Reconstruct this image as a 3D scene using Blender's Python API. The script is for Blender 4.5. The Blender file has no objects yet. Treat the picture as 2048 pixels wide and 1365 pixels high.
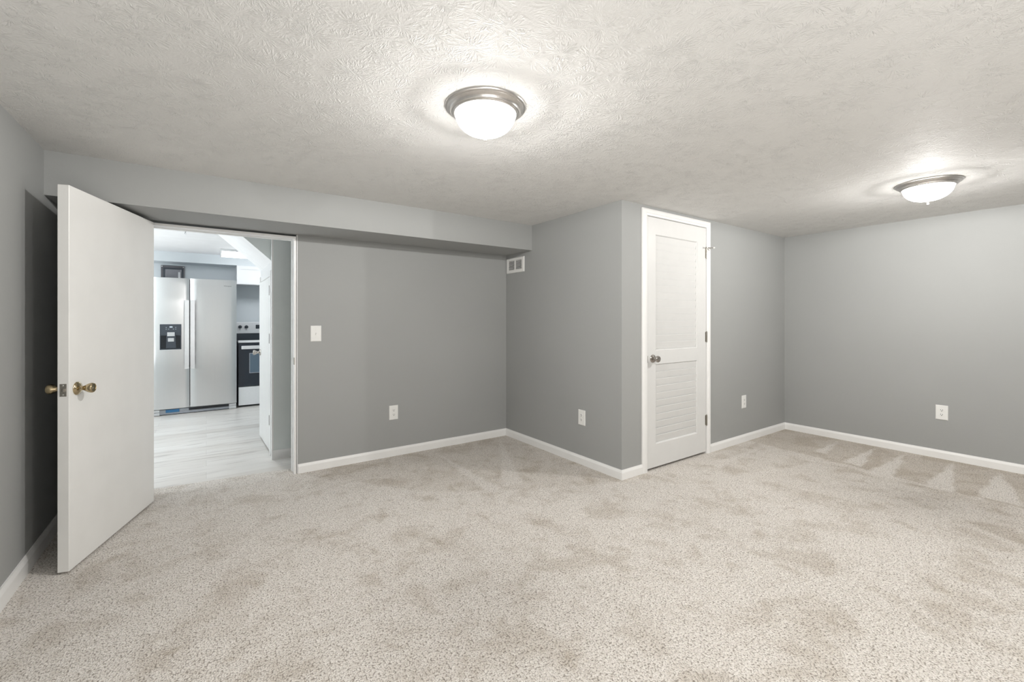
import bpy, bmesh, math, random
from mathutils import Vector, Matrix

S = bpy.context.scene
PI = math.pi

# ------------------------------------------------------------------ camera
F_PX, YAW, CY = 872.5, math.radians(35.017), 638.5
EYE = 1.2224
cam_d = bpy.data.cameras.new('camera')
cam_d.sensor_fit = 'HORIZONTAL'
cam_d.sensor_width = 36.0
cam_d.lens = F_PX / 2048 * 36.0
cam_d.shift_y = -(682.5 - CY) / 2048
cam_d.clip_start = 0.02
cam = bpy.data.objects.new('camera', cam_d)
S.collection.objects.link(cam)
cam.location = (0, 0, EYE)
cam.rotation_euler = (PI / 2, 0, -YAW)
S.camera = cam

# ------------------------------------------------------------------ world, exposure, lamp powers
w = bpy.data.worlds.new('world')
S.world = w
w.use_nodes = True
w.node_tree.nodes['Background'].inputs[0].default_value = (0.8, 0.85, 0.9, 1)
w.node_tree.nodes['Background'].inputs[1].default_value = 0.0
S.view_settings.view_transform = 'Standard'
S.view_settings.look = 'None'
S.view_settings.gamma = 1.0
S.view_settings.use_curve_mapping = False
S.view_settings.exposure = 0.0
DOME_POWER = 44.0          # glass bowls of the room's ceiling lights
BULB_POWER = 108.0          # bulb inside each of those bowls
DOME_COLOR = (1.0, 0.98, 0.95)
TUBE_FILL_POWER = 8.0          # diffuser of the added, unseen kitchen light
TUBE_COLOR = (0.945, 0.975, 1.0)

# added fill: unseen area light behind the camera, aimed up to brighten the ceiling
bl = bpy.data.lights.new('bounce_light', 'AREA')
bl.shape = 'RECTANGLE'
bl.size, bl.size_y = 1.5, 2.2
bl.energy = 60.0
bl.color = (1.0, 0.98, 0.955)
blo = bpy.data.objects.new('bounce_light', bl)
S.collection.objects.link(blo)
blo.location = (0.15, -1.35, 0.40)
blo.rotation_euler = (PI, 0, 0)

kl = bpy.data.lights.new('kitchen_bounce_light', 'AREA')  # added fill: unseen area light aimed up to brighten the kitchen ceiling
kl.shape = 'RECTANGLE'
kl.size, kl.size_y = 1.0, 1.6
kl.energy = 35.0
kl.color = (0.95, 0.98, 1.0)
klo = bpy.data.objects.new('kitchen_bounce_light', kl)
S.collection.objects.link(klo)
klo.location = (-1.7, 5.7, 0.6)
klo.rotation_euler = (PI, 0, 0)

# ------------------------------------------------------------------ room numbers (metres)
H = 2.13
XL, XB, XD = -0.713, 2.587, 5.272      # left wall, alcove side wall, right wall
YA, YS, YC = 3.80, 3.354, 2.238        # doorway wall, soffit face, closet wall
ZS = 1.889                             # underside of the soffit
YBACK = -2.6
YA2 = 3.92                             # kitchen side of the doorway wall
KZ = -0.006                            # vinyl floor of the kitchen
KY = 7.78                              # kitchen far wall
KXL, KXR = -2.6, 1.75
OX0, OX1 = -0.345, 0.588               # doorway opening


def lin(c):
    return c / 12.92 if c <= 0.04045 else ((c + 0.055) / 1.055) ** 2.4


def rgb(r, g, b):
    return (lin(r / 255), lin(g / 255), lin(b / 255), 1.0)


# ------------------------------------------------------------------ node helpers
class NT:
    def __init__(self, name):
        self.m = bpy.data.materials.new(name)
        self.m.use_nodes = True
        self.t = self.m.node_tree
        self.b = self.t.nodes['Principled BSDF']
        self.co = None

    def n(self, typ, **kw):
        nd = self.t.nodes.new(typ)
        for k, v in kw.items():
            setattr(nd, k, v)
        return nd

    def l(self, a, b):
        self.t.links.new(a, b)

    def put(self, sock, v):
        if isinstance(v, bpy.types.NodeSocket):
            self.l(v, sock)
        else:
            sock.default_value = v

    def coord(self):
        if self.co is None:
            self.co = self.n('ShaderNodeTexCoord').outputs['Object']
        return self.co

    def math(self, op, a, b=0.0, c=None, clamp=False):
        nd = self.n('ShaderNodeMath', operation=op, use_clamp=clamp)
        self.put(nd.inputs[0], a)
        self.put(nd.inputs[1], b)
        if c is not None:
            self.put(nd.inputs[2], c)
        return nd.outputs[0]

    def vmath(self, op, a, b=(0, 0, 0)):
        nd = self.n('ShaderNodeVectorMath', operation=op)
        self.put(nd.inputs[0], a)
        if op == 'SCALE':
            self.put(nd.inputs['Scale'], b)
        else:
            self.put(nd.inputs[1], b)
        return nd.outputs['Value'] if op in ('LENGTH', 'DOT_PRODUCT', 'DISTANCE') else nd.outputs['Vector']

    def noise(self, vec, scale, detail=2.0, rough=0.5, dist=0.0, dim='3D', color=False):
        nd = self.n('ShaderNodeTexNoise', noise_dimensions=dim)
        self.put(nd.inputs['Vector'], vec)
        nd.inputs['Scale'].default_value = scale
        nd.inputs['Detail'].default_value = detail
        nd.inputs['Roughness'].default_value = rough
        nd.inputs['Distortion'].default_value = dist
        return nd.outputs['Color' if color else 'Fac']

    def step(self, v, lo, hi, a=0.0, b=1.0):
        nd = self.n('ShaderNodeMapRange', interpolation_type='SMOOTHSTEP')
        self.put(nd.inputs['Value'], v)
        nd.inputs['From Min'].default_value = lo
        nd.inputs['From Max'].default_value = hi
        nd.inputs['To Min'].default_value = a
        nd.inputs['To Max'].default_value = b
        return nd.outputs['Result']

    def mix(self, fac, a, b, blend='MIX'):
        nd = self.n('ShaderNodeMix', data_type='RGBA', blend_type=blend)
        self.put(nd.inputs[0], fac)
        self.put(nd.inputs[6], a)
        self.put(nd.inputs[7], b)
        return nd.outputs[2]

    def bump(self, height, strength, dist, normal=None):
        nd = self.n('ShaderNodeBump')
        nd.inputs['Strength'].default_value = strength
        nd.inputs['Distance'].default_value = dist
        self.put(nd.inputs['Height'], height)
        if normal is not None:
            self.l(normal, nd.inputs['Normal'])
        return nd.outputs['Normal']

    def base(self, c):
        self.put(self.b.inputs['Base Color'], c)

    def set(self, rough=0.5, metal=0.0, spec=0.5):
        self.b.inputs['Roughness'].default_value = rough
        self.b.inputs['Metallic'].default_value = metal
        self.b.inputs['Specular IOR Level'].default_value = spec


def simple(name, col, rough=0.5, metal=0.0, spec=0.5, grain=0.0, gscale=60.0):
    t = NT(name)
    t.set(rough, metal, spec)
    if grain:
        v = t.noise(t.coord(), gscale, 3.0)
        t.base(t.mix(t.step(v, 0.3, 0.7), tuple(c * (1 - grain) for c in col[:3]) + (1,), col))
    else:
        t.base(col)
    return t.m


def emitter(name, col, power, base=(0.9, 0.9, 0.9, 1)):
    t = NT(name)
    t.base(base)
    t.set(0.25)
    t.b.inputs['Emission Color'].default_value = tuple(col) + (1,)
    t.b.inputs['Emission Strength'].default_value = power
    return t.m


def glowing_glass(name, col, power):
    # frosted bowl: glows itself and lets part of its bulb's light straight through
    t = NT(name)
    t.t.nodes.remove(t.b)
    em = t.n('ShaderNodeEmission')
    em.inputs['Color'].default_value = tuple(col) + (1,)
    em.inputs['Strength'].default_value = power
    tr = t.n('ShaderNodeBsdfTransparent')
    mx = t.n('ShaderNodeMixShader')
    mx.inputs[0].default_value = 0.4
    t.l(tr.outputs[0], mx.inputs[1])
    t.l(em.outputs[0], mx.inputs[2])
    t.l(mx.outputs[0], t.t.nodes['Material Output'].inputs['Surface'])
    return t.m


def wall_paint(name, col):
    t = NT(name)
    t.set(0.62, 0, 0.35)
    co = t.coord()
    big = t.noise(co, 1.3, 2.0)
    t.base(t.mix(t.step(big, 0.3, 0.7), tuple(c * 0.97 for c in col[:3]) + (1,), col))
    peel = t.noise(co, 190.0, 2.0)
    t.l(t.bump(peel, 0.22, 0.0012), t.b.inputs['Normal'])
    return t.m


def stomp_ceiling(name, col):
    """brush-stamped (crow's foot) ceiling plaster"""
    t = NT(name)
    t.set(0.75, 0, 0.25)
    co = t.coord()
    warp = t.vmath('SCALE', t.vmath('SUBTRACT', t.noise(co, 5.0, 1.0, color=True), (0.5, 0.5, 0.5)), 0.022)
    warp2 = t.vmath('SCALE', t.vmath('SUBTRACT', t.noise(co, 38.0, 1.0, color=True), (0.5, 0.5, 0.5)), 0.007)
    p0 = t.vmath('ADD', t.vmath('ADD', co, warp), warp2)

    def layer(scale, off, freq, rad):
        p = t.vmath('ADD', t.vmath('SCALE', p0, scale), off)
        sep0 = t.n('ShaderNodeSeparateXYZ')
        t.l(p, sep0.inputs[0])
        flat = t.n('ShaderNodeCombineXYZ')
        t.l(sep0.outputs[0], flat.inputs[0])
        t.l(sep0.outputs[1], flat.inputs[1])
        vor = t.n('ShaderNodeTexVoronoi', voronoi_dimensions='2D', feature='F1')
        t.l(flat.outputs[0], vor.inputs['Vector'])
        vor.inputs['Scale'].default_value = 1.0
        vor.inputs['Randomness'].default_value = 1.0
        d = t.vmath('SUBTRACT', flat.outputs[0], vor.outputs['Position'])
        s = t.n('ShaderNodeSeparateXYZ')
        t.l(d, s.inputs[0])
        ang = t.math('ARCTAN2', s.outputs[1], s.outputs[0])
        r = t.vmath('LENGTH', d)
        rnd = t.n('ShaderNodeSeparateColor')
        t.l(vor.outputs['Color'], rnd.inputs[0])
        cmb = t.n('ShaderNodeCombineXYZ')
        t.l(t.math('MULTIPLY', ang, freq), cmb.inputs[0])
        t.l(t.math('MULTIPLY', r, rad), cmb.inputs[1])
        t.l(t.math('MULTIPLY', rnd.outputs[0], 60.0), cmb.inputs[2])
        st = t.noise(cmb.outputs[0], 1.0, 1.0, 0.45, 0.1)
        ridge = t.step(st, 0.47, 0.62)
        fall = t.math('MULTIPLY', t.step(r, 0.03, 0.14), t.step(r, 0.62, 0.36))
        sec = t.n('ShaderNodeCombineXYZ')
        t.l(t.math('MULTIPLY', ang, 0.75), sec.inputs[0])
        t.l(t.math('MULTIPLY', r, 2.2), sec.inputs[1])
        t.l(t.math('MULTIPLY', rnd.outputs[2], 40.0), sec.inputs[2])
        amp = t.math('MULTIPLY', t.step(rnd.outputs[1], 0.05, 0.75, 0.45, 1.0), t.step(t.noise(sec.outputs[0], 1.0, 1.0), 0.38, 0.58, 0.40, 1.0))
        return t.math('MULTIPLY', t.math('MULTIPLY', ridge, fall), amp)

    a = layer(5.4, (0.0, 0.0, 0.0), 10.0, 5.5)
    b = layer(7.2, (3.37, 7.71, 0.0), 8.5, 5.0)
    c = layer(9.0, (9.1, 2.23, 0.0), 7.0, 4.5)
    h = t.math('MAXIMUM', t.math('MAXIMUM', a, b), c)
    fine = t.noise(co, 105.0, 3.0, 0.65)
    hh = t.math('ADD', h, t.math('MULTIPLY', fine, 0.6))
    t.l(t.bump(hh, 0.8, 0.0024), t.b.inputs['Normal'])
    t.base(col)
    return t.m


def carpet_material(name):
    t = NT(name)
    t.set(0.95, 0, 0.1)
    t.b.inputs['Sheen Weight'].default_value = 0.15
    co = t.coord()
    # tufts
    v = t.n('ShaderNodeTexVoronoi', voronoi_dimensions='2D', feature='F1')
    wob = t.vmath('ADD', co, t.vmath('SCALE', t.vmath('SUBTRACT', t.noise(co, 160.0, 1.0, color=True), (0.5, 0.5, 0.5)), 0.007))
    t.l(wob, v.inputs['Vector'])
    v.inputs['Scale'].default_value = 150.0
    sc = t.n('ShaderNodeSeparateColor')
    t.l(v.outputs['Color'], sc.inputs[0])
    tone = t.mix(sc.outputs[0], rgb(220, 213, 205), rgb(243, 238, 232))
    fleck = t.step(t.noise(co, 190.0, 2.0, 0.65), 0.585, 0.665)
    gap = t.step(v.outputs['Distance'], 0.42, 0.85)
    dark = t.math('MAXIMUM', t.math('MULTIPLY', fleck, 0.85), t.math('MULTIPLY', gap, 0.68))
    tone = t.mix(dark, tone, rgb(104, 91, 76))
    # brushed nap: patches where the pile lies the other way show browner and deeper
    n1 = t.noise(co, 3.4, 4.0, 0.62, 0.45)
    n2 = t.noise(t.vmath('ADD', co, (31.0, 7.0, 0.0)), 7.0, 3.0, 0.6, 0.5)
    patch = t.math('ADD', t.step(n1, 0.47, 0.68, 0.0, 0.55), t.step(n2, 0.54, 0.72, 0.0, 0.45), clamp=True)
    s = t.n('ShaderNodeSeparateXYZ')
    wv = t.vmath('ADD', co, t.vmath('SCALE', t.vmath('SUBTRACT', t.noise(co, 9.0, 3.0, color=True), (0.5, 0.5, 0.5)), 0.07))
    t.l(wv, s.inputs[0])
    X, Y = s.outputs[0], s.outputs[1]

    def edge(p, q, soft):
        # 1 on the left of p->q
        dx, dy = q[0] - p[0], q[1] - p[1]
        L = math.hypot(dx, dy)
        nx, ny = -dy / L, dx / L
        e = t.math('MULTIPLY_ADD', X, nx, -(nx * p[0] + ny * p[1]))
        e = t.math('MULTIPLY_ADD', Y, ny, e)
        return t.step(e, -soft, soft)

    def poly(pts, soft=0.018):
        o = None
        for i, p in enumerate(pts):
            e = edge(p, pts[(i + 1) % len(pts)], soft)
            o = e if o is None else t.math('MULTIPLY', o, e)
        return o

    # vacuum strokes run out to the right wall: a deeper band with pale wedges
    band = t.math('MULTIPLY', edge((4.47, 2.2), (4.30, 0.3), 0.02), 0.50)
    band2 = t.math('MULTIPLY', edge((3.5, 2.24), (3.2, -0.5), 0.25), 0.16)
    patch = t.math('ADD', patch, t.math('ADD', band, band2), clamp=True)
    alc_nap_shade = poly([(0.62, 3.74), (1.0, 3.06), (1.75, 2.56), (2.57, 2.21), (2.7, 2.3), (2.7, 3.9), (0.5, 3.9)], 0.03)  # alcove: slight nap plus the corner's shade from the far light, painted in
    patch = t.math('ADD', patch, t.math('MULTIPLY', alc_nap_shade, 0.28), clamp=True)
    wedges = [
        [(5.135, 1.70), (4.58, 1.69), (4.60, 1.60)],
        [(5.18, 1.41), (4.46, 1.43), (4.43, 1.29)],
        [(5.22, 1.19), (4.33, 1.22), (4.27, 1.06)],
        [(5.21, 0.885), (4.30, 0.89), (4.30, 0.73)],
        [(5.17, 0.615), (4.35, 0.625), (4.36, 0.41)],
        [(5.17, 0.22), (4.34, 0.24), (4.33, 0.05)],
        [(4.33, 2.03), (3.46, 2.07), (3.44, 1.94)],
        [(2.44, 3.70), (1.78, 2.66), (1.92, 2.58)],
        [(1.72, 3.70), (1.62, 2.60), (1.74, 2.62)],
        [(3.05, 1.75), (3.95, 1.60), (3.2, 1.86)],
    ]
    pale = None
    for wd in wedges:
        m = poly(wd)
        pale = m if pale is None else t.math('MAXIMUM', pale, m)
    patch = t.math('MULTIPLY', patch, t.math('SUBTRACT', 1.0, t.math('MULTIPLY', pale, 0.95)))
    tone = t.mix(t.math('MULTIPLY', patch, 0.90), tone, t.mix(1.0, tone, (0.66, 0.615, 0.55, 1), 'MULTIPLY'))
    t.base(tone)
    hgt = t.math('SUBTRACT', t.math('SUBTRACT', 1.0, v.outputs['Distance']), t.math('MULTIPLY', fleck, 0.6))
    hgt = t.math('ADD', hgt, t.math('MULTIPLY', t.noise(co, 14.0, 2.0), 0.9))
    t.l(t.bump(hgt, 0.7, 0.006), t.b.inputs['Normal'])
    return t.m


def plank_material(name):
    t = NT(name)
    t.set(0.32, 0, 0.45)
    co = t.coord()
    br = t.n('ShaderNodeTexBrick')
    t.l(co, br.inputs['Vector'])
    br.offset = 0.37
    br.inputs['Scale'].default_value = 1.0
    br.inputs['Brick Width'].default_value = 1.22
    br.inputs['Row Height'].default_value = 0.178
    br.inputs['Mortar Size'].default_value = 0.0005
    br.inputs['Color1'].default_value = rgb(212, 208, 202)
    br.inputs['Color2'].default_value = rgb(228, 226, 222)
    br.inputs['Mortar'].default_value = rgb(150, 143, 136)
    mp = t.n('ShaderNodeMapping')
    t.l(co, mp.inputs['Vector'])
    mp.inputs['Scale'].default_value = (1.2, 13.0, 1.0)
    g = t.noise(mp.outputs[0], 1.6, 4.0, 0.62, 0.4)
    g2 = t.noise(mp.outputs[0], 5.0, 3.0, 0.6)
    c = t.mix(t.step(g, 0.50, 0.74, 0.0, 0.60), br.outputs['Color'], rgb(150, 142, 137))
    c = t.mix(t.step(g2, 0.52, 0.8, 0.0, 0.35), c, rgb(170, 156, 140))
    t.base(c)
    return t.m


def brushed_steel(name, col=(0.66, 0.66, 0.66, 1), rough=0.30):
    t = NT(name)
    t.set(rough, 0.9, 0.5)
    co = t.coord()
    mp = t.n('ShaderNodeMapping')
    t.l(co, mp.inputs['Vector'])
    mp.inputs['Scale'].default_value = (300.0, 300.0, 3.0)
    g = t.noise(mp.outputs[0], 1.0, 2.0)
    t.base(t.mix(t.step(g, 0.3, 0.7), tuple(c * 0.98 for c in col[:3]) + (1,), col))
    t.b.inputs['Anisotropic'].default_value = 0.5
    return t.m


M = {}
M['wall'] = wall_paint('grey_wall_paint', (0.370, 0.377, 0.372, 1))
M['wall_kitchen'] = wall_paint('blue_grey_kitchen_paint', (0.71, 0.755, 0.78, 1))
M['wall_hall'] = wall_paint('sage_grey_hall_paint', (0.78, 0.83, 0.82, 1))
M['ceiling'] = stomp_ceiling('stamped_plaster', (0.78, 0.775, 0.76, 1))
M['ceiling_plain'] = simple('white_ceiling_paint', (0.91, 0.915, 0.92, 1), 0.8, 0, 0.2, 0.03, 8)
M['trim'] = simple('white_trim_paint', (0.89, 0.888, 0.878, 1), 0.35, 0, 0.5, 0.02, 12)
M['door'] = simple('white_door_paint', (0.84, 0.838, 0.82, 1), 0.38, 0, 0.5, 0.03, 5)
M['louver'] = simple('white_louver_paint', (0.735, 0.735, 0.725, 1), 0.35, 0, 0.5, 0.02, 9)
M['plastic'] = simple('white_plastic', (0.85, 0.85, 0.83, 1), 0.28, 0, 0.5, 0.01, 30)
M['slot'] = simple('dark_slot', (0.015, 0.015, 0.015, 1), 0.6)
M['screw'] = simple('screw_metal', (0.6, 0.6, 0.58, 1), 0.35, 0.8)
M['carpet'] = carpet_material('beige_carpet')
M['plank'] = plank_material('pale_oak_planks')
M['brass'] = simple('polished_brass', (0.50, 0.41, 0.26, 1), 0.14, 1.0, 0.5, 0.10, 40)
M['nickel'] = simple('satin_nickel', (0.46, 0.43, 0.40, 1), 0.22, 1.0, 0.5, 0.08, 40)
M['lamp_metal'] = simple('brushed_nickel', (0.72, 0.70, 0.68, 1), 0.30, 1.0, 0.5, 0.06, 60)
M['finial'] = simple('finial_metal', (0.72, 0.71, 0.69, 1), 0.45, 0.2)
M['hinge'] = simple('hinge_nickel', (0.42, 0.40, 0.36, 1), 0.32, 1.0, 0.5, 0.1, 80)
M['hinge_dark'] = simple('worn_hinge_steel', (0.20, 0.19, 0.18, 1), 0.4, 0.6, 0.5, 0.1, 80)
M['hinge_tip'] = simple('white_rubber', (0.8, 0.8, 0.78, 1), 0.6)
M['dome'] = glowing_glass('lit_frosted_glass', DOME_COLOR, DOME_POWER)
M['tube'] = emitter('lit_lens', TUBE_COLOR, TUBE_FILL_POWER)  # lens of the added kitchen light at the left
M['tube_dim'] = emitter('lit_lens_soft', TUBE_COLOR, 8.5)
M['tube_near'] = emitter('lit_lens_near', TUBE_COLOR, 42.0)  # strong lens of the added light behind the doorway wall
M['steel'] = brushed_steel('stainless_steel')
M['handle'] = simple('bright_handle_steel', (0.88, 0.885, 0.90, 1), 0.25, 0.6, 0.5, 0.03, 50)
M['dark_grey'] = simple('dark_grey_plastic', (0.045, 0.055, 0.070, 1), 0.35, 0, 0.5, 0.05, 50)
M['black'] = simple('black_plastic', (0.008, 0.010, 0.014, 1), 0.25)
M['mid_grey'] = simple('grey_plastic', (0.33, 0.35, 0.38, 1), 0.4, 0, 0.5, 0.05, 50)
M['silver'] = simple('silver_plastic', (0.62, 0.63, 0.64, 1), 0.3, 0.4)
M['blue'] = simple('blue_plastic_film', (0.035, 0.16, 0.33, 1), 0.35, 0, 0.5, 0.1, 40)
M['oven_glass'] = simple('black_oven_glass', (0.018, 0.024, 0.035, 1), 0.08, 0, 0.6)
M['oven_pane'] = simple('grey_oven_pane', (0.10, 0.15, 0.20, 1), 0.06, 0, 0.8)
M['appliance_white'] = simple('pale_steel', (0.86, 0.87, 0.88, 1), 0.3, 0.1, 0.5, 0.03, 50)
M['cabinet'] = simple('white_cabinet_paint', (0.74, 0.75, 0.76, 1), 0.35, 0, 0.5, 0.01, 10)
M['panel_grey'] = simple('grey_enamel', (0.13, 0.125, 0.135, 1), 0.3, 0.2, 0.5, 0.06, 30)
M['panel_door'] = simple('grey_glossy_enamel', (0.24, 0.24, 0.26, 1), 0.14, 0.5, 0.5, 0.05, 20)
M['icon'] = simple('pale_print', (0.6, 0.68, 0.75, 1), 0.5)
M['ink'] = simple('grey_print', (0.12, 0.12, 0.13, 1), 0.5)


# ------------------------------------------------------------------ mesh helpers
def box(bm, x0, x1, y0, y1, z0, z1, bev=0.0, seg=2):
    vs = [bm.verts.new((x, y, z)) for z in (z0, z1) for y in (y0, y1) for x in (x0, x1)]
    fs = [(0, 2, 3, 1), (4, 5, 7, 6), (0, 1, 5, 4), (2, 6, 7, 3), (0, 4, 6, 2), (1, 3, 7, 5)]
    faces = [bm.faces.new([vs[i] for i in f]) for f in fs]
    if bev:
        es = list({e for f in faces for e in f.edges})
        bmesh.ops.bevel(bm, geom=es, offset=bev, segments=seg, affect='EDGES', profile=0.5)


def prism(bm, poly, ext, axis='Z'):
    """poly: 2-D points; ext: (a, b) extrusion range along axis.
    axis Z: poly=(x,y); axis Y: poly=(x,z); axis X: poly=(y,z)"""
    def P(p, e):
        return {'Z': (p[0], p[1], e), 'Y': (p[0], e, p[1]), 'X': (e, p[0], p[1])}[axis]
    a = [bm.verts.new(P(p, ext[0])) for p in poly]
    b = [bm.verts.new(P(p, ext[1])) for p in poly]
    bm.faces.new(a)
    bm.faces.new(list(reversed(b)))
    n = len(poly)
    for i in range(n):
        j = (i + 1) % n
        bm.faces.new((a[j], a[i], b[i], b[j]))


def lathe(bm, prof, n=48, axis='Z', origin=(0, 0, 0)):
    """prof: (radius, height) pairs along the axis"""
    rings = []
    for r, h in prof:
        ring = []
        if r < 1e-6:
            k = 1
        else:
            k = n
        for i in range(k):
            a = 2 * PI * i / n
            u, v = r * math.cos(a), r * math.sin(a)
            p = {'Z': (u, v, h), 'Y': (u, h, v), 'X': (h, u, v)}[axis]
            ring.append(bm.verts.new((p[0] + origin[0], p[1] + origin[1], p[2] + origin[2])))
        rings.append(ring)
    for A, B in zip(rings, rings[1:]):
        if len(A) == 1 and len(B) == 1:
            continue
        for i in range(n):
            j = (i + 1) % n
            if len(A) == 1:
                bm.faces.new((A[0], B[i], B[j]))
            elif len(B) == 1:
                bm.faces.new((A[i], A[j], B[0]))
            else:
                bm.faces.new((A[i], A[j], B[j], B[i]))


def rod(bm, p, q, r, n=12):
    p, q = Vector(p), Vector(q)
    d = (q - p).normalized()
    u = d.orthogonal().normalized()
    v = d.cross(u)
    A = [bm.verts.new(p + r * (math.cos(2 * PI * i / n) * u + math.sin(2 * PI * i / n) * v)) for i in range(n)]
    B = [bm.verts.new(q + r * (math.cos(2 * PI * i / n) * u + math.sin(2 * PI * i / n) * v)) for i in range(n)]
    for i in range(n):
        j = (i + 1) % n
        bm.faces.new((A[i], A[j], B[j], B[i]))
    bm.faces.new(list(reversed(A)))
    bm.faces.new(B)


def obj(name, bm, mat, parent=None, smooth=False, mats=None):
    bmesh.ops.recalc_face_normals(bm, faces=bm.faces)
    me = bpy.data.meshes.new(name)
    bm.to_mesh(me)
    bm.free()
    for m_ in (mats or [mat]):
        me.materials.append(m_)
    if smooth:
        for p in me.polygons:
            p.use_smooth = True
        try:
            me.set_sharp_from_angle(angle=math.radians(35))
        except Exception:
            pass
    o = bpy.data.objects.new(name, me)
    S.collection.objects.link(o)
    if parent is not None:
        o.parent = parent
    return o


def tag(o, label=None, cat=None, group=None, kind=None):
    if label:
        o['label'] = label
    if cat:
        o['category'] = cat
    if group:
        o['group'] = group
    if kind:
        o['kind'] = kind
    return o


def thing(name, loc, rotz=0.0, label=None, cat=None, group=None, kind=None):
    o = bpy.data.objects.new(name, None)
    o.empty_display_size = 0.1
    S.collection.objects.link(o)
    o.location = loc
    o.rotation_euler = (0, 0, rotz)
    return tag(o, label, cat, group, kind)


def one(name, mat, parent, *boxes, bev=0.0):
    bm = bmesh.new()
    for b in boxes:
        box(bm, *b, bev=bev)
    return obj(name, bm, mat, parent)


def struct(name, bm, mat, label, cat, mats=None):
    return tag(obj(name, bm, mat, None, mats=mats), label, cat, kind='structure')


def sbox(name, mat, label, cat, *boxes):
    bm = bmesh.new()
    for b in boxes:
        box(bm, *b)
    return struct(name, bm, mat, label, cat)


def copy_tree(o, parent=None):
    c = o.copy()
    S.collection.objects.link(c)
    c.parent = parent
    for ch in list(o.children):
        copy_tree(ch, c)
    return c


# ------------------------------------------------------------------ room shell
T = 0.10
bm = bmesh.new()
prism(bm, [(XL - T, YBACK - T), (XD + T, YBACK - T), (XD + T, YA + 0.02), (OX1 + 0.0, YA + 0.02), (OX1 + 0.0, 3.955),
           (OX0 - 0.0, 4.045), (OX0 - 0.0, YA + 0.02), (XL - T, YA + 0.02)], (-0.03, 0.0))
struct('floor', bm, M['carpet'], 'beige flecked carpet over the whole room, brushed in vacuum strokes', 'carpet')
bm = bmesh.new()
prism(bm, [(KXL - T, YA2 - 0.08), (OX0, YA2 - 0.08), (OX0, 4.045), (OX1, 3.955), (OX1, YA2 - 0.08), (KXR + T, YA2 - 0.08), (KXR + T, KY + T), (KXL - T, KY + T)],
      (-0.03, KZ))
struct('floor_kitchen', bm, M['plank'], 'pale wood plank floor beyond the doorway', 'floor')
sbox('ceiling', M['ceiling'], 'white brush-stamped plaster ceiling of the carpeted room', 'ceiling',
     (XL - T, XD + T, YBACK - T, YA2, H, H + 0.08))
sbox('ceiling_kitchen', M['ceiling_plain'], 'smooth white ceiling of the kitchen beyond the doorway', 'ceiling',
     (KXL - T, KXR + T, YA2, KY + T, H, H + 0.08))

sbox('wall_left', M['wall'], 'grey wall at the left edge, behind the open door', 'wall',
     (XL - T, XL, YBACK - T, YA2, 0, H))
sbox('wall_front', M['wall'], 'grey wall with the doorway, under the soffit', 'wall',
     (XL, OX0, YA, YA2, 0, H), (OX1, XD + T, YA, YA2, 0, H), (OX0, OX1, YA, YA2, 1.889, H))
sbox('wall_alcove', M['wall'], 'grey side wall with the air vent, meeting the doorway wall at the alcove corner', 'wall',
     (XB, XB + T, YC + 0.1, YA, 0, H))
CX0, CX1, CZ = 2.872, 3.730, 2.062      # closet door rough opening
sbox('wall_closet', M['wall'], 'grey wall around the louvered closet door', 'wall',
     (XB, CX0, YC, YC + T, 0, H), (CX1, XD + T, YC, YC + T, 0, H), (CX0, CX1, YC, YC + T, CZ, H))
sbox('wall_right', M['wall'], 'grey wall at the right, below the far ceiling light', 'wall',
     (XD, XD + T, YBACK - T, YC, 0, H))
sbox('wall_back', M['wall'], 'grey wall behind the camera', 'wall',
     (XL, XD, YBACK - T, YBACK, 0, H))
sbox('wall_closet_side', M['wall'], 'inner side wall of the closet', 'wall',
     (4.3, 4.38, YC + T, YA, 0, H))
sbox('wall_soffit', M['wall'], 'grey boxed soffit running along the top of the doorway wall', 'soffit',
     (XL, XB, YS, YA, ZS, H))
# kitchen shell
sbox('wall_kitchen_far', M['wall_kitchen'], 'pale blue-grey kitchen wall behind the refrigerator', 'wall',
     (KXL - T, KXR + T, KY, KY + T, KZ, H))
sbox('wall_kitchen_left', M['wall_kitchen'], 'kitchen side wall out of view on the left', 'wall',
     (KXL - T, KXL, YA2, KY, KZ, H))
sbox('wall_kitchen_right', M['wall_kitchen'], 'kitchen side wall out of view on the right', 'wall',
     (KXR, KXR + T, YA2, KY, KZ, H))
sbox('wall_kitchen_near', M['wall_hall'], 'kitchen face of the doorway wall left of the opening', 'wall',
     (KXL, XL - T, YA2 - 0.08, YA2, KZ, H))
sbox('wall_bulkhead', M['wall_kitchen'], 'blue-grey bulkhead along the kitchen ceiling above the refrigerator', 'bulkhead',
     (KXL, KXR, 7.44, KY, 1.998, H))
# under-stair closet: short return wall, the door side and the sloping underside
HX, HY = 0.482, 4.335
sbox('wall_hall', M['wall_hall'], 'sage grey return wall just inside the doorway', 'wall',
     (HX, KXR, HY, HY + 0.07, KZ, H))
sbox('wall_hall_side', M['trim'], 'white wall around the low under-stair door', 'wall',
     (HX, HX + 0.07, HY + 0.07, 4.525, KZ, 1.735), (HX, HX + 0.07, 5.245, 5.42, KZ, 1.735), (HX, HX + 0.07, 4.525, 5.245, 1.60, 1.735))
bm = bmesh.new()
prism(bm, [(0.485, 1.735), (0.04, 2.13), (1.2, 2.13), (1.2, 1.735)], (4.425, 5.33), 'Y')
o = struct('wall_stair', bm, M['wall_hall'], 'sloping white underside of the stairs above the low door', 'staircase',
           mats=[M['wall_hall'], M['ceiling_plain']])
for p in o.data.polygons:
    if p.normal.z < -0.3:
        p.material_index = 1
sbox('wall_hall_end', M['wall_hall'], 'end wall of the under-stair closet', 'wall',
     (HX + 0.07, KXR, 5.34, 5.42, KZ, 1.735), (1.2, KXR, HY + 0.07, 5.42, 1.735, H))

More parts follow.
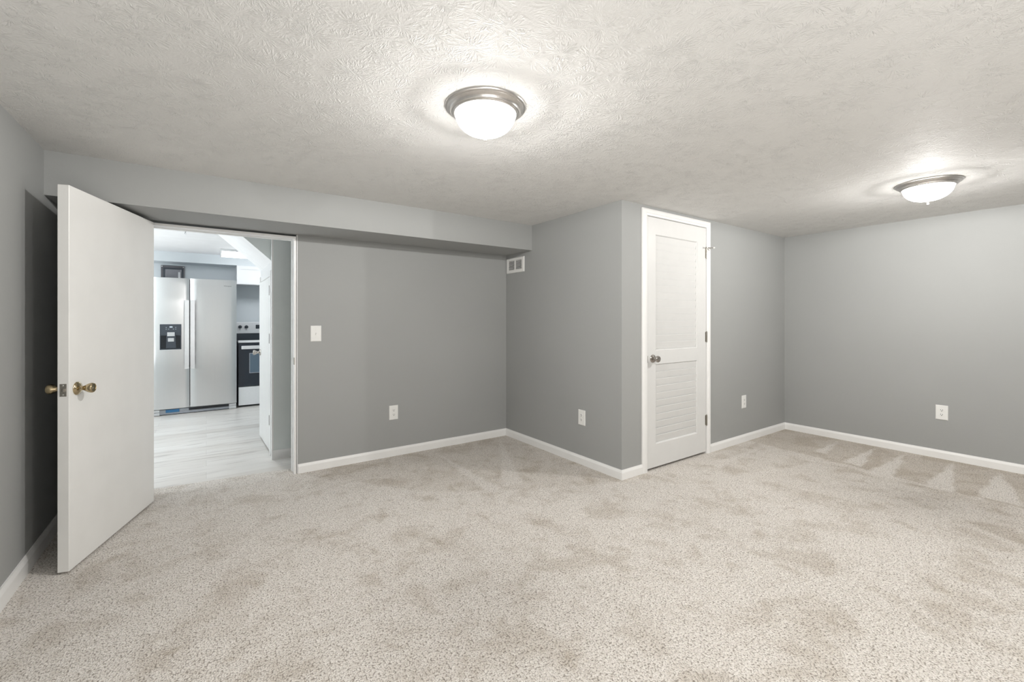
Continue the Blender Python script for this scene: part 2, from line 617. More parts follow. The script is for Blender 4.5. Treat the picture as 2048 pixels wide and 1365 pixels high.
# ------------------------------------------------------------------ baseboards and trims
TB = 0.013


def baseboard(name, p, q, nrm, h, label, m0=0, m1=0, z0=0.0, mat='trim'):
    """p->q along the wall foot; nrm: unit normal into the room; m0/m1: mitre slope at each end"""
    p, q, nrm = Vector((*p, 0)), Vector((*q, 0)), Vector((*nrm, 0))
    d = (q - p).normalized()
    prof = [(0, 0), (TB, 0), (TB, h * .72), (TB * .8, h * .84), (TB * .55, h * .95), (TB * .5, h), (0, h)]
    bm = bmesh.new()
    A = [bm.verts.new(p + nrm * n_ + d * (m0 * n_) + Vector((0, 0, z0 + z))) for n_, z in prof]
    B = [bm.verts.new(q + nrm * n_ + d * (m1 * n_) + Vector((0, 0, z0 + z))) for n_, z in prof]
    bm.faces.new(A)
    bm.faces.new(list(reversed(B)))
    for i in range(len(prof)):
        j = (i + 1) % len(prof)
        bm.faces.new((A[j], A[i], B[i], B[j]))
    return struct(name, bm, M[mat], label, 'baseboard')


HB = 0.073
baseboard('baseboard_front', (OX1 + 0.004, YA), (XB, YA), (0, -1), HB, 'white baseboard along the doorway wall', 0, -1)
baseboard('baseboard_alcove', (XB, YA), (XB, YC), (-1, 0), HB, 'white baseboard below the air vent wall', 1, 1)
baseboard('baseboard_closet_left', (XB, YC), (2.819, YC), (0, -1), HB, 'short white baseboard left of the louvered door', -1, 0)
baseboard('baseboard_closet_right', (3.782, YC), (XD, YC), (0, -1), HB, 'white baseboard right of the louvered door', 0, -1)
baseboard('baseboard_right', (XD, YC), (XD, YBACK), (-1, 0), HB, 'white baseboard along the right wall', 1, -1)
baseboard('baseboard_left', (XL, YBACK), (XL, YA), (1, 0), 0.088, 'white baseboard along the left wall', 1, -1)
baseboard('baseboard_front_left', (XL, YA), (OX0 - 0.002, YA), (0, -1), 0.088, 'white baseboard behind the open door', 1, 0)
baseboard('baseboard_back', (XD, YBACK), (XL, YBACK), (0, 1), HB, 'white baseboard behind the camera', 1, -1)
baseboard('baseboard_hall', (0.468, HY), (KXR, HY), (0, -1), 0.075, 'white baseboard on the sage grey return wall', 0, 0, KZ)

# entry doorway jamb
bm = bmesh.new()
JX0, JX1, JZ = OX0 + 0.022, 0.566, 1.857
box(bm, JX1, JX1 + 0.014, YA - 0.004, YA2, 0.0, JZ + 0.016)
box(bm, JX0 - 0.014, JX0, YA - 0.004, YA2, 0.0, JZ + 0.016)
box(bm, JX0, JX1, YA - 0.004, YA2, JZ, JZ + 0.016)
box(bm, JX1 - 0.004, JX1, YA + 0.075, YA2, 0.0, JZ)
box(bm, JX0, JX0 + 0.004, YA + 0.075, YA2, 0.0, JZ)
box(bm, JX0 + .004, JX1 - .004, YA + 0.075, YA2, JZ - 0.004, JZ)
box(bm, OX1 - 0.003, OX1 + 0.002, YA - 0.003, YA2, 0.0, ZS - 0.002)
o = struct('trim_1', bm, M['trim'], 'white jamb lining the doorway to the kitchen', 'door frame')
sp = one('strike_plate', M['hinge'], o, (JX1 - 0.0012, JX1 + 0.004, YA - 0.0052, YA + 0.03, 0.862, 0.918))
sp['label'] = 'metal strike plate on the jamb'

# closet casing and jamb
bm = bmesh.new()
cx0, cx1, cz1 = 2.819, 3.782, 2.106
ix0, ix1, iz1 = 2.884, 3.717, 2.049
prof = [(0, 0), (0.014, 0.0), (0.017, 0.012), (0.015, 0.040), (0.010, 0.050), (0.008, 0.064), (0, 0.066)]


def casing(bm, x0, x1, z1, inx0, inx1, inz1, y, s=-1):
    """mitred casing frame around an opening in a wall whose face is at y (faces -Y)"""
    steps = [(0.0, 0.010), (0.22, 0.016), (0.62, 0.016), (0.72, 0.011), (1.0, 0.009)]   # 0 = outer edge
    loops = []
    for f, d in [(0.0, 0.0)] + steps + [(1.0, 0.0)]:
        a = x0 + (inx0 - x0) * f
        b = x1 + (inx1 - x1) * f
        c = z1 + (inz1 - z1) * f
        loops.append([bm.verts.new((a, y + s * d, 0)), bm.verts.new((a, y + s * d, c)),
                      bm.verts.new((b, y + s * d, c)), bm.verts.new((b, y + s * d, 0))])
    for A, B in zip(loops, loops[1:] + loops[:1]):
        for i in range(3):
            bm.faces.new((A[i], A[i + 1], B[i + 1], B[i]))
    bm.faces.new([l[0] for l in loops])
    bm.faces.new([l[3] for l in reversed(loops)])


casing(bm, cx0, cx1, cz1, ix0 - 0.003, ix1 + 0.003, iz1 + 0.004, YC)
box(bm, CX0, ix0 - 0.0005, YC, YC + T, 0, CZ)
box(bm, ix1 + 0.0005, CX1, YC, YC + T, 0, CZ)
box(bm, ix0 - 0.0005, ix1 + 0.0005, YC, YC + T, iz1 + 0.002, CZ)
o = struct('trim_2', bm, M['trim'], 'white moulded casing around the louvered closet door', 'door frame')
sp = one('strike_plate', M['hinge'], o, (ix0 - 0.0035, ix0 + 0.0015, YC - 0.0098, YC - 0.008, 0.872, 0.928))
sp['label'] = 'dark metal strike plate lip'

# under-stair door casing (white corner board and legs)
bm = bmesh.new()
box(bm, HX - 0.012, HX, HY - 0.0, HY + 0.055, KZ, H)
box(bm, HX - 0.012, HX, 4.44, 4.518, KZ, 1.66)
box(bm, HX - 0.020, HX, 5.262, 5.33, KZ, 1.66)
box(bm, HX - 0.012, HX, 4.518, 5.262, 1.612, 1.66)
struct('trim_3', bm, M['trim'], 'white corner board and casing of the low under-stair door', 'door frame')

# ------------------------------------------------------------------ doors
KNOB_PROF = [(0.0001, 0.0), (0.032, 0.0), (0.0325, 0.003), (0.029, 0.008), (0.020, 0.0125), (0.012, 0.015), (0.0105, 0.022),
             (0.0115, 0.030), (0.0165, 0.037), (0.0215, 0.046), (0.0245, 0.056), (0.0245, 0.062), (0.0225, 0.066), (0.020, 0.0675),
             (0.019, 0.0655), (0.008, 0.0655), (0.0001, 0.066)]


def knob(parent, mat, x, y, z, axis_dir, name='knob', prof=KNOB_PROF, s=1.0):
    """door knob standing out along local +-Y"""
    bm = bmesh.new()
    lathe(bm, [(r * s, h * s * axis_dir) for r, h in prof], 40, 'Y', (x, y, z))
    return obj(name, bm, mat, parent, True)


# entry door leaf, swung open into the room: local x from hinge to free edge, local y thickness (visible face y=0)
free = Vector((-0.538, 2.927))
hinge = Vector((-0.285, 3.741))
d = (free - hinge)
W = d.length
ang = math.atan2(d.y, d.x)
ed = thing('door_1', (hinge.x, hinge.y, 0), ang, 'plain white slab door with brass knobs standing open at the left', 'door', kind='structure')
# visible face normal = +x side of the room = left of direction? direction points to -Y, left normal is +X
bm = bmesh.new()
box(bm, 0.0, W, -0.045, 0.0, 0.012, 1.865, 0.0018, 1)
obj('door_leaf', bm, M['door'], ed)
zk = 0.882
xk = W - 0.058
knob(ed, M['brass'], xk, 0.0, zk, 1).__setitem__('label', 'brass knob on the near face')
knob(ed, M['brass'], xk, -0.045, zk, -1).__setitem__('label', 'brass knob on the far face')
bm = bmesh.new()
box(bm, W - 0.0004, W + 0.0012, -0.0355, -0.0095, zk - 0.030, zk + 0.030, 0.0004, 1)
lp = obj('latch_plate', bm, M['hinge'], ed)
lp['label'] = 'metal latch plate in the door edge'
bm = bmesh.new()
prism(bm, [(-0.0295, W), (-0.0155, W), (-0.0155, W + 0.011), (-0.019, W + 0.011)], (zk - 0.007, zk + 0.007))
for v in bm.verts:
    v.co.x, v.co.y = v.co.y, v.co.x
obj('latch_bolt', bm, M['nickel'], lp)
bm = bmesh.new()
for dz in (-0.022, 0.022):
    lathe(bm, [(0.0001, W + 0.0012), (0.0034, W + 0.0012), (0.0026, W + 0.0022), (0.0001, W + 0.0024)], 14, 'X', (0, -0.0225, zk + dz))
obj('screw', bm, M['screw'], lp)
for zh in (0.25, 0.95, 1.62):
    bm = bmesh.new()
    rod(bm, (-0.004, -0.050, zh - 0.045), (-0.004, -0.050, zh + 0.045), 0.006)
    box(bm, 0.0, 0.0012, -0.044, -0.004, zh - 0.045, zh + 0.045)
    obj('hinge', bm, M['hinge'], ed)

# louvered closet door, closed: local x along the wall, local y into the closet
cd = thing('door_2', (ix0, YC, 0), 0, 'white louvered closet door with a nickel knob, closed', 'door', kind='structure')
DW, DZ0, DZ1 = ix1 - ix0, 0.020, iz1 - 0.003
g = 0.0025
px0, px1 = 0.108, DW - 0.136
pz = [(0.205, 0.855), (0.967, 1.910)]
y0, y1 = -0.004, 0.031
bm = bmesh.new()
for b in [(g, px0, y0, y1, DZ0, DZ1), (px1, DW - g, y0, y1, DZ0, DZ1), (px0, px1, y0, y1, DZ0, pz[0][0]),
          (px0, px1, y0, y1, pz[0][1], pz[1][0]), (px0, px1, y0, y1, pz[1][1], DZ1)]:
    box(bm, *b)
# bevelled sticking around both panels
for z0, z1 in pz:
    for (a0, a1, c0, c1, ax) in [(px0, px0 + 0.008, z0, z1, 'l'), (px1 - 0.008, px1, z0, z1, 'r')]:
        pts = [(a0, y0 + 0.001), (a1, y0 + 0.008), (a1, y1), (a0, y1)] if ax == 'l' else [(a1, y0 + 0.001), (a1, y1), (a0, y1), (a0, y0 + 0.008)]
        prism(bm, pts, (c0, c1), 'Z')
    prism(bm, [(y0 + 0.001, z0), (y1, z0), (y1, z0 + 0.008), (y0 + 0.012, z0 + 0.008)], (px0 + .008, px1 - .008), 'X')
    prism(bm, [(y0 + 0.001, z1), (y0 + 0.008, z1 - 0.006), (y1, z1 - 0.006), (y1, z1)], (px0 + .008, px1 - .008), 'X')
obj('door_frame', bm, M['louver'], cd)
for (z0, z1), ns in zip(pz, (11, 16)):
    bm = bmesh.new()
    za, zb = z0 + 0.009, z1 - 0.007
    p = (zb - za) / ns
    for i in range(ns):
        zl = za + i * p
        # each slat: upper edge proud with a rounded nose, lower edge set back behind the slat below
        zt, zb_ = zl + p, zl - p * 0.10 if i else zl
        yt, yb, tn = y0 + 0.0050, y0 + 0.0160, 0.0050
        q = [(yb, zb_), (yt, zt - 0.0022), (yt + 0.0008, zt - 0.0006), (yt + 0.0024, zt), (yt + tn, zt), (yb + tn, zb_)]
        prism(bm, q, (px0 + 0.007, px1 - 0.007), 'X')
    obj('louver_panel', bm, M['louver'], cd)
NK = [(0.0001, 0.0), (0.0330, 0.0), (0.0335, 0.003), (0.030, 0.009), (0.020, 0.013), (0.011, 0.016), (0.0105, 0.026), (0.017, 0.032), (0.0235, 0.039),
      (0.0265, 0.047), (0.0265, 0.054), (0.023, 0.060), (0.017, 0.062), (0.0165, 0.060), (0.0001, 0.060)]
kn = knob(cd, M['nickel'], 0.068, y0, 0.902, -1, 'knob', NK)
kn['label'] = 'round nickel knob'
for i, zh in enumerate((0.305, 1.061, 1.818)):
    bm = bmesh.new()
    for k in range(3):
        rod(bm, (DW + 0.001, y0 - 0.006, zh - 0.045 + k * 0.0303), (DW + 0.001, y0 - 0.006, zh - 0.016 + k * 0.0303), 0.0060)
    rod(bm, (DW + 0.001, y0 - 0.006, zh - 0.050), (DW + 0.001, y0 - 0.006, zh + 0.050), 0.0042)
    box(bm, DW - 0.014, DW + 0.012, y0 - 0.0020, y0 + 0.0005, zh - 0.044, zh + 0.044)
    hg = obj('hinge', bm, M['hinge'], cd, True)
    if i == 2:
        bm = bmesh.new()
        rod(bm, (DW + 0.001, y0 - 0.006, zh + 0.046), (DW + 0.001, y0 - 0.006, zh + 0.056), 0.010)
        rod(bm, (DW + 0.001, y0 - 0.006, zh + 0.051), (DW - 0.038, y0 - 0.034, zh + 0.052), 0.0028)
        rod(bm, (DW + 0.001, y0 - 0.006, zh + 0.051), (DW + 0.050, y0 - 0.042, zh + 0.051), 0.0032)
        rod(bm, (DW + 0.001, y0 - 0.006, zh + 0.048), (DW + 0.030, y0 - 0.014, zh + 0.030), 0.003)
        st = obj('hinge_pin_stop', bm, M['hinge'], hg, True)
        st['label'] = 'metal hinge pin door stop'
        bm = bmesh.new()
        rod(bm, (DW + 0.047, y0 - 0.040, zh + 0.051), (DW + 0.060, y0 - 0.049, zh + 0.051), 0.0062)
        rod(bm, (DW - 0.034, y0 - 0.031, zh + 0.052), (DW - 0.042, y0 - 0.037, zh + 0.052), 0.0055)
        obj('bumper_tip', bm, M['hinge_tip'], hg)['label'] = 'white rubber tips'

# low under-stair door, a crack ajar: local x from hinge to free edge, visible face towards -X
hp, fp = Vector((0.478, 4.528)), Vector((0.456, 5.236))
dv = fp - hp
kd = thing('door_3', (hp.x, hp.y, KZ), math.atan2(dv.y, dv.x), 'low white door under the stairs seen through the doorway', 'door', kind='structure')
KW = dv.length
bm = bmesh.new()
box(bm, 0.002, KW, -0.034, 0.0, 0.014, 1.606, 0.001, 1)
obj('door_leaf', bm, M['door'], kd)
KK = [(r, h) for r, h in KNOB_PROF]
knob(kd, M['nickel'], KW - 0.062, 0.0, 0.885, 1, 'knob', KK)['label'] = 'nickel knob'
for zh in (0.305, 1.05, 1.49):
    bm = bmesh.new()
    rod(bm, (0.0, 0.006, zh - 0.045), (0.0, 0.006, zh + 0.045), 0.0055)
    box(bm, 0.002, 0.030, 0.0, 0.0015, zh - 0.044, zh + 0.044)
    obj('hinge', bm, M['hinge_dark'], kd, True)

# ------------------------------------------------------------------ ceiling lights
def ceiling_light(loc, label, group='nickel dome ceiling lights'):
    r = thing('ceiling_light', loc, 0, label, 'ceiling light', group)
    bm = bmesh.new()
    lathe(bm, [(0.0001, 0.0), (0.1715, 0.0), (0.172, -0.003), (0.1705, -0.006), (0.165, -0.0075), (0.162, -0.0095), (0.1625, -0.012), (0.160, -0.0140),
               (0.154, -0.0165), (0.150, -0.020), (0.1475, -0.0245), (0.146, -0.0275), (0.143, -0.0290), (0.1405, -0.0300), (0.141, -0.0325),
               (0.1385, -0.0350), (0.134, -0.0362), (0.1305, -0.0355), (0.1300, -0.030), (0.0001, -0.028)], 72)
    obj('base_pan', bm, M['lamp_metal'], r, True)
    bm = bmesh.new()
    pr = [(0.1295, -0.0305)]
    for i in range(1, 15):
        a = i / 14 * PI / 2
        pr.append((0.1290 * math.cos(a) ** 0.80 if i < 14 else 0.0001, -0.033 - 0.085 * math.sin(a) ** 1.1))
    lathe(bm, pr, 64)
    obj('glass_bowl', bm, M['dome'], r, True)
    bm = bmesh.new()
    lathe(bm, [(0.0001, -0.1155), (0.0165, -0.1155), (0.0175, -0.119), (0.0145, -0.124), (0.009, -0.1285), (0.006, -0.131), (0.0048, -0.133),
               (0.0062, -0.136), (0.0066, -0.139), (0.005, -0.143), (0.0001, -0.1455)], 28)
    obj('finial', bm, M['finial'], r, True)
    bulb = bpy.data.lights.new('bulb', 'POINT')
    bulb.energy = BULB_POWER
    bulb.color = DOME_COLOR
    bulb.shadow_soft_size = 0.02
    bo_ = bpy.data.objects.new('bulb', bulb)
    S.collection.objects.link(bo_)
    bo_.parent = r
    bo_.location = (0, 0, -0.0445)
    return r


L1 = ceiling_light((0.980, 1.597, H), 'large lit dome ceiling light near the middle of the ceiling')
L2 = copy_tree(L1)
L2.location = (3.945, 0.792, H)
L2['label'] = 'lit dome ceiling light farther away, by the right wall'

L3_fill = copy_tree(L1)  # added fixture behind the camera, lifts the left foreground carpet
L3_fill.location = (1.7, -1.0, H)
L3_fill['label'] = 'dome ceiling light on the ceiling behind the camera, out of view'

# ------------------------------------------------------------------ wall plates
def plate(parent, w=0.080, h=0.127):
    bm = bmesh.new()
    lo = [(w / 2, h / 2, 0.0), (w / 2, h / 2, -0.0035), (w / 2 - 0.004, h / 2 - 0.004, -0.0062)]
    rings = []
    for a, b, y in lo:
        rings.append([bm.verts.new((sx * a, y, sz * b)) for sx, sz in ((-1, -1), (1, -1), (1, 1), (-1, 1))])
    for A, B in zip(rings, rings[1:]):
        for i in range(4):
            j = (i + 1) % 4
            bm.faces.new((A[i], A[j], B[j], B[i]))
    bm.faces.new(rings[-1])
    bm.faces.new(list(reversed(rings[0])))
    return obj('wall_plate', bm, M['plastic'], parent)


def outlet(loc, rotz, label):
    r = thing('wall_outlet', loc, rotz, label, 'outlet', 'white wall outlets')
    plate(r)
    for s in (1, -1):
        bm = bmesh.new()
        pts = []
        for i in range(24):
            a = 2 * PI * i / 24
            pts.append((0.0172 * math.cos(a), max(-0.0135, min(0.0135, 0.0172 * math.sin(a))) + s * 0.0195))
        prism(bm, pts, (-0.0085, -0.004), 'Y')
        rc = obj('receptacle', bm, M['plastic'], r)
        bm = bmesh.new()
        zc = s * 0.0195
        box(bm, -0.0075, -0.0052, -0.0089, -0.006, zc + 0.000, zc + 0.0085)
        box(bm, 0.0050, 0.0075, -0.0089, -0.006, zc + 0.000, zc + 0.0085)
        lathe(bm, [(0.0001, -0.0089), (0.0030, -0.0089), (0.0030, -0.006), (0.0001, -0.006)], 14, 'Y', (0, 0, zc - 0.006))
        obj('slots', bm, M['slot'], rc)
    bm = bmesh.new()
    lathe(bm, [(0.0001, -0.0075), (0.0026, -0.0075), (0.0032, -0.006), (0.0001, -0.006)], 14, 'Y')
    obj('screw', bm, M['plastic'], r)
    return r


outlet((1.370, YA, 0.387), 0, 'white duplex outlet on the doorway wall, under the soffit')
outlet((XB, 2.667, 0.394), -PI / 2, 'white duplex outlet on the alcove side wall, left of the louvered door')
outlet((4.391, YC, 0.397), 0, 'white outlet on the wall between the louvered door and the far corner')
outlet((XD, 0.968, 0.404), -PI / 2, 'white duplex outlet on the right wall below the far light')

sw = thing('light_switch', (0.7255, YA, 1.105), 0, 'white toggle light switch right of the doorway', 'light switch')
plate(sw)
bm = bmesh.new()
box(bm, -0.0055, 0.0055, -0.0075, -0.006, -0.0125, 0.0125)
prism(bm, [(-0.0065, -0.006), (-0.0185, -0.009), (-0.0185, -0.0015), (-0.0065, 0.007)], (-0.0042, 0.0042), 'X')
obj('toggle', bm, M['plastic'], sw)
for s in (1, -1):
    bm = bmesh.new()
    lathe(bm, [(0.0001, -0.0078), (0.0024, -0.0078), (0.003, -0.006), (0.0001, -0.006)], 14, 'Y', (0, 0, s * 0.0302))
    obj('screw', bm, M['plastic'], sw)

# air vent on the alcove side wall: local x along the wall, local -y into the room
vt = thing('air_vent', (XB, 3.630, 1.773), -PI / 2, 'white louvered air vent tucked under the soffit in the alcove corner', 'air vent')
vw, vh = 0.308, 0.153
ow, oh = 0.232, 0.096
bm = bmesh.new()
fr = [(vw / 2, vh / 2, 0.0), (vw / 2, vh / 2, -0.003), (vw / 2 - 0.006, vh / 2 - 0.006, -0.008), (ow / 2, oh / 2, -0.008), (ow / 2, oh / 2, 0.0)]
rings = [[bm.verts.new((sx * a, y, sz * b)) for sx, sz in ((-1, -1), (1, -1), (1, 1), (-1, 1))] for a, b, y in fr]
for A, B in zip(rings, rings[1:]):
    for i in range(4):
        j = (i + 1) % 4
        bm.faces.new((A[i], A[j], B[j], B[i]))
box(bm, -0.009, 0.009, -0.008, -0.002, -oh / 2, oh / 2)
obj('frame', bm, M['plastic'], vt)
bm = bmesh.new()
for side in (-1, 1):
    x0, x1 = (0.009, ow / 2) if side > 0 else (-ow / 2, -0.009)
    for i in range(7):
        z = -oh / 2 + (i + 0.5) * oh / 7
        prism(bm, [(-0.0075, z - 0.0050), (-0.0065, z - 0.0050), (-0.0022, z + 0.0028), (-0.0032, z + 0.0032)], (x0, x1), 'X')
obj('slats', bm, M['plastic'], vt)
one('duct_opening', M['slot'], vt, (-ow / 2, ow / 2, -0.0014, -0.0004, -oh / 2, oh / 2))['label'] = 'dark duct behind the slats'

# ------------------------------------------------------------------ kitchen
# refrigerator: local x 0..W, local y=0 door front, -y towards the viewer
FW = 0.912
fx0, fyf = -0.572, 7.065
fr = thing('refrigerator', (fx0 + FW / 2, fyf, KZ), 0, 'stainless side-by-side refrigerator with a dark water dispenser', 'refrigerator')
hw = FW / 2
gx = -0.176 - (fx0 + hw)
FZ0, FZ1 = 0.080, 1.757
one('cabinet_body', M['mid_grey'], fr, (-hw + 0.004, hw - 0.004, 0.078, 0.69, 0.03, 1.745))


def fridge_door(name, x0, x1):
    bm = bmesh.new()
    n = 14
    front = []
    for i in range(n + 1):
        f = i / n
        x = x0 + (x1 - x0) * f
        bulge = 0.010 * (1 - (2 * f - 1) ** 2)
        e = min(f, 1 - f) * (x1 - x0)
        rr = 0.010
        if e < rr:
            bulge -= rr - math.sqrt(max(0, rr * rr - (rr - e) ** 2))
        front.append((x, 0.006 - bulge))
    poly = front + [(x1, 0.074), (x0, 0.074)]
    prism(bm, poly, (FZ0, FZ1), 'Z')
    return obj(name, bm, M['steel'], fr, True)


ld = fridge_door('freezer_door', -hw, gx - 0.004)
rd = fridge_door('fridge_door', gx + 0.004, hw)
one('door_gasket', M['black'], fr, (-hw + 0.01, hw - 0.01, 0.0745, 0.0775, FZ0 + .01, FZ1 - .01))
for dparent, x0, x1 in ((ld, gx - 0.053, gx - 0.007), (rd, gx + 0.007, gx + 0.053)):
    bm = bmesh.new()
    z0, z1 = 0.585, 1.473
    pts = []
    n = 10
    for i in range(n + 1):
        f = i / n
        pts.append((-0.052 - 0.006 * math.sin(PI * f), z0 + (z1 - z0) * f))
    poly = pts + [(-0.034, z1), (-0.034, z0)]
    prism(bm, poly, (x0, x1), 'X')
    box(bm, x0 + 0.004, x1 - 0.004, -0.036, 0.0, z0 + 0.01, z0 + 0.05)
    box(bm, x0 + 0.004, x1 - 0.004, -0.036, 0.0, z1 - 0.05, z1 - 0.01)
    obj('handle', bm, M['handle'], dparent)
# dispenser (in the freezer door)
ox = fx0 + hw
dx0, dx1, dz0, dz1 = -0.482 - ox, -0.264 - ox, 0.838, 1.162
bm = bmesh.new()
zs = dz0 + (dz1 - dz0) * 0.555
box(bm, dx0, dx1, -0.010, 0.004, zs, dz1, 0.004, 2)
box(bm, dx0, dx0 + 0.010, -0.010, 0.004, dz0, zs)
box(bm, dx1 - 0.010, dx1, -0.010, 0.004, dz0, zs)
box(bm, dx0, dx1, -0.010, 0.004, dz0, dz0 + 0.012, 0.003, 1)
obj('dispenser_panel', bm, M['dark_grey'], ld)
one('dispenser_recess', M['black'], ld, (dx0 + 0.010, dx1 - 0.010, -0.005, -0.002, dz0 + 0.012, zs))
mx = (dx0 + dx1) / 2 + 0.004
bm = bmesh.new()
prism(bm, [(mx - 0.052, dz0 + 0.018), (mx + 0.052, dz0 + 0.018), (mx + 0.046, zs), (mx - 0.046, zs)], (-0.012, -0.004), 'Y')
obj('dispenser_paddle_housing', bm, M['dark_grey'], ld)
one('dispenser_chute', M['silver'], ld, (mx - 0.038, mx + 0.038, -0.022, -0.011, zs - 0.008, zs + 0.042), bev=0.003)
one('dispenser_paddle', M['silver'], ld, (mx - 0.031, mx + 0.031, -0.017, -0.010, zs - 0.078, zs - 0.032), bev=0.003)
bm = bmesh.new()
box(bm, mx - 0.015, mx + 0.015, -0.0112, -0.0098, zs + 0.100, zs + 0.118)
for k in (-2, -1, 1, 2):
    box(bm, mx + k * 0.024 - 0.006, mx + k * 0.024 + 0.006, -0.0112, -0.0098, zs + 0.080, zs + 0.084)
for k in (-2, 2):
    box(bm, mx + k * 0.024 - 0.004, mx + k * 0.024 + 0.004, -0.0112, -0.0098, zs + 0.100, zs + 0.106)
obj('control_icons', bm, M['icon'], ld)
# maker's word on the right door
cu = bpy.data.curves.new('badge_text', 'FONT')
cu.body = 'Whirlpool'
cu.size = 0.021
cu.align_x = 'CENTER'
cu.extrude = 0.0006
tmp = bpy.data.objects.new('badge_text', cu)
S.collection.objects.link(tmp)
bpy.context.view_layer.update()
me = bpy.data.meshes.new_from_object(tmp.evaluated_get(bpy.context.evaluated_depsgraph_get()))
bpy.data.objects.remove(tmp)
me.transform(Matrix.Translation((0.237 - ox, -0.0032, 1.668)) @ Matrix.Rotation(PI / 2, 4, 'X'))
me.materials.append(M['ink'])
bo = bpy.data.objects.new('badge', me)
S.collection.objects.link(bo)
bo.parent = rd
# base grille
bg = one('base_grille', M['mid_grey'], fr, (-hw + 0.07, hw - 0.07, 0.024, 0.070, 0.008, 0.070))
one('grille_vent', M['black'], bg, (gx - 0.010, hw - 0.09, 0.018, 0.0245, 0.040, 0.068))['label'] = 'dark vent slots'
one('filter_cover', M['blue'], bg, (-0.425 - ox, -0.285 - ox, 0.016, 0.0245, 0.030, 0.068), bev=0.003)['label'] = 'blue filter cover'
for s in (-1, 1):
    bm = bmesh.new()
    xa, xb_ = (hw - 0.088, hw - 0.004) if s > 0 else (-hw + 0.004, -hw + 0.088)
    box(bm, xa, xb_, 0.004, 0.07, 0.004, 0.038, 0.003, 1)
    box(bm, xa, xb_, 0.008, 0.07, 0.042, 0.074, 0.003, 1)
    obj('foot_cover', bm, M['silver'], fr)
one('caster_shadow_rail', M['black'], fr, (-hw + 0.01, hw - 0.01, 0.03, 0.66, 0.0005, 0.030)).name = 'roller_base'  # black base block, also put in for the shade under the fridge

# stove: local x from its left side
stv = thing('stove', (0.362, 7.15, KZ), 0, 'steel and black electric range beside the refrigerator', 'stove')
SW = 0.757
one('side_body', M['dark_grey'], stv, (0.0, SW, 0.02, 0.60, 0.03, 0.905))
one('cooktop', M['oven_glass'], stv, (0.0, SW, 0.0, 0.55, 0.9055, 0.918))
one('front_rail', M['appliance_white'], stv, (0.0, SW, -0.006, 0.0, 0.897, 0.945 - .015))
bgd = one('backguard', M['appliance_white'], stv, (0.0, SW, 0.545, 0.60, 1.012, 1.182), bev=0.004)
one('vent_strip', M['dark_grey'], stv, (0.0, SW, 0.552, 0.60, 0.9185, 1.0115))
for xk in (0.052, 0.134, SW - 0.134, SW - 0.052):
    bm = bmesh.new()
    lathe(bm, [(0.0001, 0.5445), (0.025, 0.5445), (0.025, 0.536), (0.021, 0.520), (0.017, 0.518), (0.0001, 0.518)], 24, 'Y', (xk, 0, 1.110))
    box(bm, xk - 0.0045, xk + 0.0045, 0.510, 0.520, 1.088, 1.132)
    obj('control_knob', bm, M['dark_grey'], bgd, True)
one('clock_display', M['oven_glass'], bgd, (0.255, 0.500, 0.5415, 0.545, 1.082, 1.140))
for xk in (0.052, 0.134, SW - 0.134, SW - 0.052):
    one('dial_mark', M['ink'], bgd, (xk - 0.006, xk + 0.006, 0.5438, 0.5452, 1.066, 1.071))
od = one('oven_door', M['oven_glass'], stv, (0.004, SW - 0.004, -0.022, 0.019, 0.285, 0.885), bev=0.003)
one('window_pane', M['oven_pane'], od, (0.140, SW - 0.140, -0.0235, -0.021, 0.476, 0.742))['label'] = 'paler oven window'
bm = bmesh.new()
for b in [(0.132, 0.140, 0.468, 0.750), (SW - 0.140, SW - 0.132, 0.468, 0.750), (0.140, SW - 0.140, 0.742, 0.750), (0.140, SW - 0.140, 0.468, 0.476)]:
    box(bm, b[0], b[1], -0.0245, -0.0215, b[2], b[3])
obj('window_frame', bm, M['mid_grey'], od)
bm = bmesh.new()
box(bm, 0.035, SW - 0.035, -0.068, -0.050, 0.808, 0.856, 0.006, 2)
box(bm, 0.045, 0.075, -0.052, -0.021, 0.815, 0.850)
box(bm, SW - 0.075, SW - 0.045, -0.052, -0.021, 0.815, 0.850)
obj('handle', bm, M['handle'], od)
one('storage_drawer', M['appliance_white'], stv, (0.004, SW - 0.004, -0.022, 0.019, 0.026, 0.279), bev=0.003)
one('plinth', M['black'], stv, (0.01, SW - 0.01, 0.03, 0.58, 0.0, 0.026))

# wall cabinet above the stove
cb = thing('kitchen_cabinet', (0.358, 7.44, 1.724), 0, 'white wall cabinet above the stove', 'cabinet')
one('cabinet_body', M['cabinet'], cb, (0.0, 0.765, 0.0, 0.34, 0.0, 0.2735))


def shaker(parent, x0, x1, z0, z1):
    bm = bmesh.new()
    s = 0.050
    box(bm, x0, x0 + s, -0.020, -0.0005, z0, z1)
    box(bm, x1 - s, x1, -0.020, -0.0005, z0, z1)
    box(bm, x0 + s, x1 - s, -0.020, -0.0005, z0, z0 + s)
    box(bm, x0 + s, x1 - s, -0.020, -0.0005, z1 - s, z1)
    box(bm, x0 + s, x1 - s, -0.010, -0.0005, z0 + s, z1 - s)
    return obj('door', bm, M['cabinet'], parent)


shaker(cb, 0.003, 0.381, 0.003, 0.270)
shaker(cb, 0.384, 0.762, 0.003, 0.270)

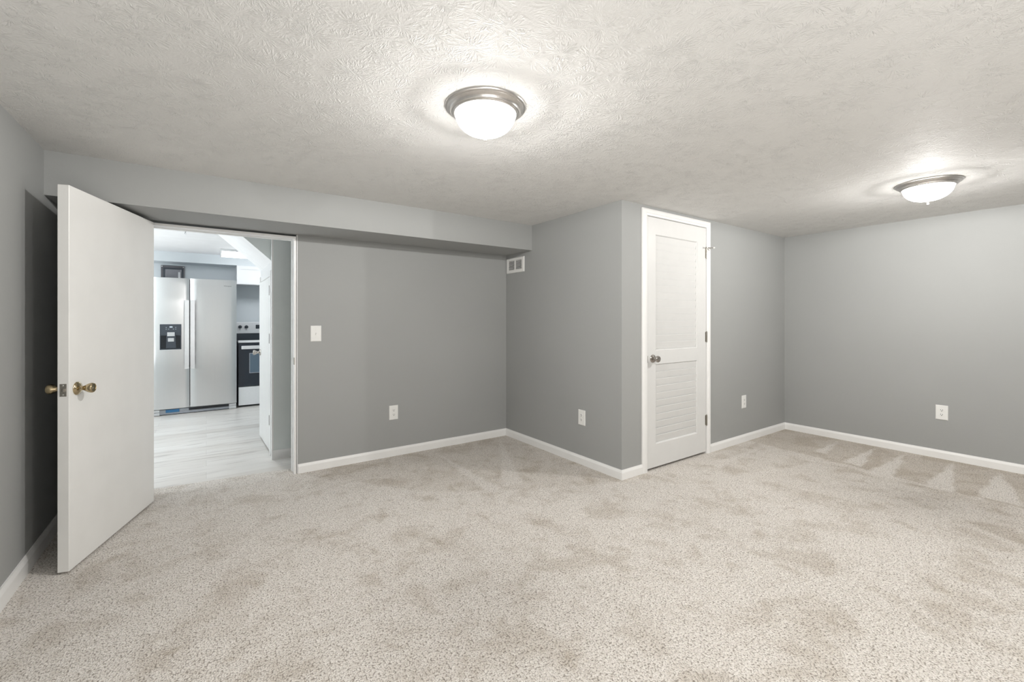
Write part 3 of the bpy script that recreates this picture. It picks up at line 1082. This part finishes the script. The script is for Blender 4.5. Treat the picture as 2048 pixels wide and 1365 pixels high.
# breaker panel above the refrigerator
ep = thing('electrical_panel', (-0.386, KY, 1.775), 0, 'dark grey breaker panel on the kitchen wall above the refrigerator', 'electrical panel')
one('cover', M['panel_grey'], ep, (-0.131, 0.131, -0.022, -0.0005, 0.0, 0.198), bev=0.003)
pdoor = one('panel_door', M['panel_door'], ep, (-0.082, 0.098, -0.030, -0.0225, 0.006, 0.145), bev=0.003)
bm = bmesh.new()
box(bm, -0.106, 0.117, -0.0255, -0.0222, 0.144, 0.168)
box(bm, -0.106, -0.086, -0.0255, -0.0222, 0.006, 0.144)
box(bm, 0.101, 0.117, -0.0255, -0.0222, 0.006, 0.144)
obj('door_rim', bm, M['dark_grey'], ep)
one('latch', M['silver'], pdoor, (0.060, 0.085, -0.036, -0.0295, 0.02, 0.11))
for sx in (-1, 1):
    bm = bmesh.new()
    lathe(bm, [(0.0001, -0.0265), (0.006, -0.0255), (0.007, -0.0225), (0.0001, -0.0225)], 14, 'Y', (sx * 0.119, 0, 0.182))
    obj('cover_screw', bm, M['plastic'], ep)

# flush kitchen light fixtures
def kitchen_light(loc, label, lens, lx=1.2, ly=0.30):
    r = thing('kitchen_ceiling_light', loc, 0, label, 'ceiling light', 'box lights on the kitchen ceiling')
    one('housing', M['cabinet'], r, (0, lx, 0, ly, -0.030, 0.0))
    bm = bmesh.new()
    prism(bm, [(0.006, -0.0305), (ly - 0.006, -0.0305), (ly - 0.05, -0.078), (0.05, -0.078)], (0.012, lx - 0.012), 'X')
    obj('lens', bm, lens, r)
    for a, b in ((0.0, 0.0118), (lx - 0.0118, lx)):
        bm = bmesh.new()
        prism(bm, [(0.0, -0.0305), (ly, -0.0305), (ly - 0.046, -0.082), (0.046, -0.082)], (a, b), 'X')
        obj('end_cap', bm, M['cabinet'], r)
    return r


K1 = kitchen_light((0.15, 6.74, H), 'white box light on the kitchen ceiling seen through the doorway', M['tube_dim'])
K2_fill = kitchen_light((-2.55, 5.55, H), 'white box light on the kitchen ceiling left of the doorway, out of view', M['tube'])  # added fixture, unseen, to light the kitchen
K3_fill = kitchen_light((-2.52, 3.97, H), 'white box light on the kitchen ceiling just behind the doorway wall, out of view', M['tube_near'], 0.6)  # added fixture, unseen, to light the return wall by the doorway
hk = thing('ceiling_hook', (-0.178, 5.665, H), 0, 'tiny dark hook on the white kitchen ceiling', 'hook')
hk.scale = (0.5, 0.5, 0.5)
bm = bmesh.new()
lathe(bm, [(0.0001, 0.0), (0.012, 0.0), (0.010, -0.006), (0.004, -0.010), (0.004, -0.020), (0.0001, -0.020)], 16)
obj('mount', bm, M['dark_grey'], hk, True)
bm = bmesh.new()
pts = [(0.012 * math.cos(a), 0, -0.031 + 0.012 * math.sin(a)) for a in [PI / 2 + i * PI * 1.5 / 9 for i in range(10)]]
for p, q in zip(pts, pts[1:]):
    rod(bm, p, q, 0.0028, 8)
obj('hook', bm, M['dark_grey'], hk, True)
